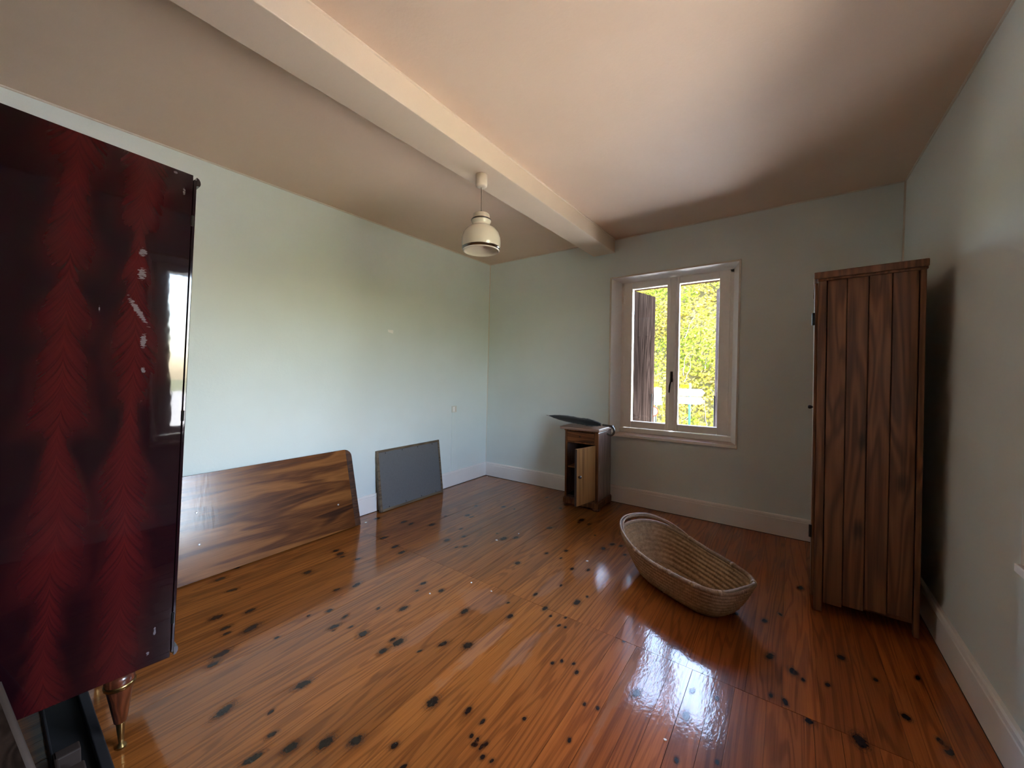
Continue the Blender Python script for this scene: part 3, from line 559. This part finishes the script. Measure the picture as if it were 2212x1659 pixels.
# ------------------------------------------------------------------ wicker basket
def wicker(name, a, b, c):
    m = M(name); o = m.obj(); f = m.noise(o, 55, 3, .6); g = m.noise(o, 7, 2)
    col = m.ramp(m.math('ADD', m.math('MULTIPLY', f, .6), m.math('MULTIPLY', g, .4)), [(.3, a), (.5, b), (.72, c)])
    return m.end(m.bsdf(col, .55, Normal=m.bump(f, .15, .002)))
WICK = wicker('wicker', (.21, .112, .052), (.38, .22, .11), (.53, .335, .19))
CANE = wicker('cane', (.24, .14, .08), (.37, .235, .145), (.47, .32, .215))
BK = empty('wicker_basket', (2.465, -1.227, 0), (0, 0, -.56)); tag(BK, 'long oval wicker cradle basket with a raised rounded end on the floorboards', 'basket')
BL, BWH, BWF, BZ, BZH = .386, .234, .187, .181, .061
def ring(t, h):                          # h: 0 base .. 1 rim, local point of the wall's middle surface
    e = .80-.17*(lambda q: q*q*(3-2*q))(min(1, max(0, math.cos(t)/.7))); cu = math.copysign(abs(math.cos(t))**e, math.cos(t)); sv = math.copysign(abs(math.sin(t))**e, math.sin(t))
    s = (cu+1)/2; zr = BZ+BZH*max(0, (.55-s)/.55)**1.5
    g = h**.62; ku = lerp(.72, 1, g); kv = lerp(.60, 1, g)
    if cu < 0: ku = lerp(.62, 1, h**.8)
    lift = .02*max(0, (.25-s)/.25)*(1-h)
    return Vector((BL*cu*ku, lerp(BWH, BWF, s)*sv*kv, lerp(.012, zr, h)+lift))
def woven(rows, cols, thick, hfun, flip):
    vs = []; fs = []; NR = rows*4; NC = cols*3
    for side in (1, -1):
        for i in range(NR+1):
            h = i/NR
            for j in range(NC):
                t = 2*PI*j/NC; p = ring(t, h); q = ring(t+.01, h); r_ = ring(t, min(1, h+.02)) if h < .98 else ring(t, h)
                tn = (q-p).normalized(); upv = ((r_-p).normalized() if h < .98 else (p-ring(t, h-.02)).normalized()); nv = tn.cross(upv).normalized()
                rib = math.cos(2*PI*h*rows); wv = math.cos(2*PI*j/3.0) if 0 else (1 if j % 3 == 0 else -.5)
                amp = .0042*rib+.0026*wv*(.6+.4*rib)
                vs.append(p+nv*(side*thick/2+amp))
    n1 = (NR+1)*NC
    for s_ in (0, 1):
        for i in range(NR):
            for j in range(NC):
                a = s_*n1+i*NC+j; b = s_*n1+i*NC+(j+1) % NC; fs.append((a, b, b+NC, a+NC))
    for i in (0, NR):
        for j in range(NC):
            a = i*NC+j; b = i*NC+(j+1) % NC; fs.append((a, b, b+n1, a+n1))
    return MB().add(vs, fs)
woven(8, 170, .008, None, 0).build('woven_wall', WICK, BK, smooth=True)
# woven bottom: cords along the length, wrapped across
vs = []; fs = []; NU, NV = 120, 44
for side in (0, 1):
    for i in range(NU+1):
        for j in range(NV+1):
            a_ = (i/NU)*2-1; b_ = (j/NV)*2-1
            # disc -> superellipse
            x_ = a_*math.sqrt(1-b_*b_/2); y_ = b_*math.sqrt(1-a_*a_/2); r_ = math.hypot(x_, y_); t_ = math.atan2(y_, x_); e_ = ring(t_, 0)
            z_ = lerp(.0125, e_.z, r_**3)+(.0022*math.cos(b_*PI*9)+.0012*(1 if i % 3 == 0 else -.5) if side else -.006)
            vs.append((e_.x*r_*1.01, e_.y*r_*1.01, max(z_, .0012)))
n1 = (NU+1)*(NV+1)
for s_ in (0, 1):
    for i in range(NU):
        for j in range(NV):
            a = s_*n1+i*(NV+1)+j; fs.append((a, a+1, a+NV+2, a+NV+1))
MB().add(vs, fs).build('woven_base', WICK, BK, smooth=True)
rimp = [ring(2*PI*k/120, 1)+Vector((0, 0, .004)) for k in range(120)]
MB().tube(rimp, .0105, 10, closed=True).build('rim', CANE, BK, smooth=True)
wr = MB()                                # wrapped binding over the rim
for k in range(0, 360):
    t = 2*PI*k/360; c0 = ring(t, 1)+Vector((0, 0, .004)); tn = (ring(t+.01, 1)-ring(t-.01, 1)).normalized(); sx = tn.cross(Vector((0, 0, 1))).normalized()
    if math.cos(t) < -.35: continue
    wr.tube([c0+(sx*math.cos(a)+Vector((0, 0, 1))*math.sin(a))*.0112+tn*(a*.0008) for a in [2*PI*q/7 for q in range(7)]], .0016, 4, closed=True)
wr.build('binding', WICK, BK, smooth=True)
def hoop(t0, t1, hz, out, r, name):      # loose cane hoops over the raised end
    pts = []
    for k in range(41):
        u_ = k/40; t = lerp(t0, t1, u_); p = ring(t, 1); s_ = math.sin(PI*u_)**.6
        pts.append(Vector((p.x*(1+out*s_), p.y*(1+out*s_*.8), p.z+.006+hz*s_)))
    MB().tube(pts, r, 8).build(name, CANE, BK, smooth=True)
hoop(PI*.58, PI*1.42, .040, .05, .0060, 'head_hoop'); hoop(PI*.62, PI*1.38, .030, .025, .0055, 'head_hoop'); hoop(PI*.68, PI*1.33, .046, -.02, .0045, 'head_hoop')
def handle(tc, dt):
    pts = []
    for k in range(17):
        u_ = k/16; p = ring(tc+dt*(u_-.5)*2, 1); s_ = math.sin(PI*u_); pts.append(p+Vector((p.x*.02*s_, p.y*.02*s_, .010+.016*s_)))
    MB().tube(pts, .0065, 8).build('grip', CANE, BK, smooth=True)
handle(0.0, .45)
for t in (-.5, .5, PI*.58, PI*1.42, 1.2, -1.0, -1.35):
    c0 = ring(t, 1)+Vector((0, 0, .004)); tn = (ring(t+.01, 1)-ring(t-.01, 1)).normalized()
    MB().tube([c0-tn*.010, c0+tn*.010], .0135, 10).build('lashing', WICK, BK, smooth=True)
# ------------------------------------------------------------------ flakes of paint on the boards
for (x, y, r_) in ((1.905, -1.255, .009), (1.30, -1.17, .006), (1.235, -1.36, .010), (1.47, -1.90, .008), (1.62, -1.90, .006), (1.36, -2.12, .006), (.175, -1.735, .011), (2.64, -2.24, .006), (.075, -.06, .006)):
    n = 7; pts = [(r_*random.uniform(.6, 1.1)*math.cos(2*PI*k/n), r_*random.uniform(.4, .8)*math.sin(2*PI*k/n), 0) for k in range(n)]
    o = MB().prism(pts, (0, 0, .0025)).build('paint_flake', REVEAL); o.location = (x, y, .0008); o.rotation_euler = (0, 0, random.uniform(0, 3))
    tag(o, 'tiny white flake of paint lying on the floorboards', 'paint flake', 'paint flakes on the floorboards')
# ------------------------------------------------------------------ outdoors
def grass_mat():
    m = M('grass_ground'); p = m.pos(); f = m.noise(p, .5, 5, .65); g = m.noise(p, 9, 4, .7)
    c = m.mix(m.mr(f, .35, .65), (.13, .14, .06), (.19, .18, .09)); c = m.mix(m.mr(g, .3, .7), c, m.mix(.5, c, (.08, .11, .04)))
    return m.end(m.bsdf(c, .9))
tag(MB().box(-90, 150, -90, 60, GZ-.5, GZ).build('ground', grass_mat()), kind='structure')
tag(MB().box(-60, 60, TH+.02, 10.8, GZ-.01, GZ+.03).build('road', plain('paled_asphalt', (.36, .35, .345), .9, .15, 6)), kind='structure')  # unseen surface, paled to bounce more light onto the window reveals
tag(MB().box(W+.42, W+8.5, -40, TH+.02, GZ-.01, GZ+.02).build('bounce_yard', plain('pale_gravel', (.40, .36, .32), .95, .2, 9)), kind='structure')  # unseen pale ground added to bounce less yellow light into the side window
def leaf_mat():
    m = M('ivy_leaf'); p = m.pos(); at = m.n('ShaderNodeAttribute', attribute_name='tint')
    z = m.xyz(p)[2]; f = m.noise(p, .55, 4, .6); g = m.noise(p, 1.7, 3, .6)
    c = m.mix(m.mr(f, .42, .60), (.205, .155, .026), (.115, .145, .015)); c = m.mix(m.mr(g, .60, .72), c, (.20, .115, .055))
    c = m.mix(1.0, c, m.mix(at, (.45, .45, .45), (1.15, 1.15, 1.15)), 'MULTIPLY')
    return m.end(m.n('ShaderNodeMixShader', i={0: .25, 1: m.n('ShaderNodeBsdfDiffuse', i={0: c}), 2: m.n('ShaderNodeBsdfTranslucent', i={0: c})}))
LEAF = leaf_mat()
iv = tag(empty('ivy_hedge', (-1, 14.2, GZ)), 'tall bank of sunlit yellow-green ivy across the road outside', 'hedge')
N = 26000
lx = rng.uniform(-7, 6, N); lz = np.abs(rng.uniform(-.02, 1, N))**.9*9.5; depth = rng.uniform(0, .55, N)+.35*np.sin(lx*1.3)*np.sin(lz*1.1)
hole = (lx-.24)**2+(lz-6.65)**2 < .15**2*rng.uniform(.4, 1.5, N); lx, lz, depth = lx[~hole], lz[~hole], depth[~hole]; N = len(lx)
sz = rng.uniform(.045, .095, N); an = rng.uniform(0, 2*PI, N); tx = rng.normal(0, .55, N); tz = rng.normal(.75, .5, N)
u = np.stack([np.cos(an), tx*.6, np.sin(an)], 1); u /= np.linalg.norm(u, axis=1)[:, None]
nr = np.stack([tx, -np.ones(N), tz], 1); nr /= np.linalg.norm(nr, axis=1)[:, None]; v = np.cross(nr, u); v /= np.linalg.norm(v, axis=1)[:, None]; u = np.cross(v, nr)
c = np.stack([lx, depth+.6*lz-.6, np.maximum(lz, .03)], 1)
P0 = c-u*sz[:, None]; P1 = c+v*(sz*.75)[:, None]-nr*(sz*.15)[:, None]; P2 = c+u*(sz*1.15)[:, None]; P3 = c-v*(sz*.75)[:, None]-nr*(sz*.15)[:, None]
V = np.stack([P0, P1, P2, P3], 1).reshape(-1, 3)
me = bpy.data.meshes.new('foliage'); me.from_pydata(V.tolist(), [], [(4*k, 4*k+1, 4*k+2, 4*k+3) for k in range(N)])
at = me.attributes.new('tint', 'FLOAT', 'POINT'); at.data.foreach_set('value', np.repeat(rng.uniform(0, 1, N), 4).astype(np.float32))
me.materials.append(LEAF); fo = bpy.data.objects.new('foliage', me); COL.objects.link(fo); fo.parent = iv; fo['kind'] = 'stuff'
bkq = MB(); xs = np.arange(-7.5, 6.6, .25); zs = np.arange(0, 9.4, .25)
for x in xs:
    for z in zs:
        yb = lambda q: .25+.6*q
        bkq.add([(x, yb(z), z), (x+.25, yb(z), z), (x+.25, yb(z+.25), z+.25), (x, yb(z+.25), z+.25)], [(0, 1, 2, 3)])
bkq.build('bank', plain('earth_and_stems', (.07, .056, .014), .95, .4, 3), iv)
for k in range(14):
    x, z = random.uniform(-3.5, 2.5), random.uniform(.3, 5.5); pts = []; a = random.uniform(.5, 2.4)
    for q in range(9): pts.append((x, -.62+.6*z+.02*math.sin(q), z)); x += .16*math.cos(a); z += .16*math.sin(a); a += random.uniform(-.45, .45)
    MB().tube(pts, [.022-.0018*q for q in range(9)], 5).build('stem', plain('stem_bark', (.030, .022, .012), .9), iv)
# road signs
SIGNW = plain('white_sign', (.16, .16, .16), .5, .02, **{'Specular IOR Level': 0.}); SIGNY = plain('yellow_sign', (.20, .15, .008), .4, .02, **{'Specular IOR Level': 0.}); SIGNR = plain('red_sign', (.14, .022, .012), .4, .05, **{'Specular IOR Level': 0.})
POSTG = plain('green_post', (.028, .062, .045), .45, .1, **{'Specular IOR Level': 0.}); POSTS = plain('grey_post', (.05, .05, .045), .5, .1, **{'Specular IOR Level': 0.}); SIGNT = plain('grey_lettering', (.06, .06, .065), .6, .05, **{'Specular IOR Level': 0.}); SIGNB = plain('dark_lettering', (.05, .03, .0), .6, .05, **{'Specular IOR Level': 0.})
sg = tag(empty('direction_sign', (-.06, 12.0, GZ)), 'green-posted road sign with two white arrow plates under a yellow number plate', 'road sign')
MB().tube([(0, .03, -.02), (0, .03, 2.2)], .045, 12).build('post', POSTG, sg, smooth=True)
def arrow(z0, z1, x0, x1, n, par):
    zc = (z0+z1)/2; o = MB().prism([(x0, -.03, z0), (x1-.12, -.03, z0), (x1, -.03, zc), (x1-.12, -.03, z1), (x0, -.03, z1)], (0, .02, 0)).build(n, SIGNW, par, bevel=.003)
    return o
a1 = arrow(1.715, 1.985, -.62, .525, 'arrow_plate', sg); a2 = arrow(1.415, 1.685, -.62, .51, 'arrow_plate', sg)
def text(body, size, loc, mat, par, name='lettering'):
    cu = bpy.data.curves.new('t', 'FONT'); cu.body = body; cu.size = size; cu.extrude = .002; cu.align_x = 'CENTER'; cu.align_y = 'CENTER'
    to = bpy.data.objects.new('t', cu); COL.objects.link(to); dg = bpy.context.evaluated_depsgraph_get(); me = bpy.data.meshes.new_from_object(to.evaluated_get(dg)); bpy.data.objects.remove(to)
    me.materials.clear(); me.materials.append(mat); o = bpy.data.objects.new(name, me); COL.objects.link(o); o.parent = par; o.location = loc; o.rotation_euler = (PI/2, 0, 0); return o
def marks(par, items):                   # the destination names are washed out to a few faint strokes
    for x, z, w_, h_ in items: MB().box(x, x+w_, -.0325, -.0305, z, z+h_).build('lettering', SIGNT, par)
marks(a1, [(-.26, 1.82, .03, .05), (-.165, 1.80, .05, .07), (.02, 1.81, .02, .04), (.115, 1.80, .045, .06)])
marks(a2, [(-.30, 1.58, .04, .07), (.0, 1.54, .02, .03), (.13, 1.545, .02, .04), (.20, 1.535, .05, .05), (.28, 1.53, .03, .04)])
yp = MB().box(-.33, -.02, -.03, -.01, 2.02, 2.15).build('number_plate', SIGNY, sg, bevel=.004); text('D 492', .095, (-.175, -.033, 2.085), SIGNB, yp)
sg2 = tag(empty('direction_sign', (-1.42, 12.2, GZ)), 'grey-posted road sign with three stacked white plates and a yellow one', 'road sign')
MB().tube([(.08, .03, -.02), (.08, .03, 2.15)], .04, 12).build('post', POSTS, sg2, smooth=True)
for z0, z1, x1 in ((1.70, 1.99, .30), (1.49, 1.68, .30), (1.31, 1.47, .335)):
    o = MB().box(-.55, x1, -.03, -.01, z0, z1).build('plate', SIGNW, sg2, bevel=.003)
    if z0 == 1.31: marks(o, [(0, 1.36, .03, .05), (.06, 1.355, .05, .06), (.14, 1.36, .03, .05), (.2, 1.355, .03, .05)])
yp = MB().box(-.10, .16, -.03, -.01, 2.03, 2.16).build('number_plate', SIGNY, sg2, bevel=.004)
rs = tag(empty('round_sign', (-1.36, 11.9, GZ), (0, 0, .5)), 'round white road sign with a red border on a short post', 'road sign')
MB().tube([(.05, .03, -.02), (.05, .03, 1.2)], .035, 12).build('post', POSTS, rs, smooth=True)
d1 = MB().lathe([(.02, 0), (.20, 0), (.20, -.012), (.02, -.012)], n=40).build('disc', SIGNR, rs); d1.location = (0, -.03, 1.07); d1.rotation_euler = (-PI/2, 0, 0)
d2 = MB().lathe([(.01, -.0), (.158, 0), (.158, .004), (.01, .004)], n=40).build('face', SIGNW, d1); d2.location = (0, 0, -.018)
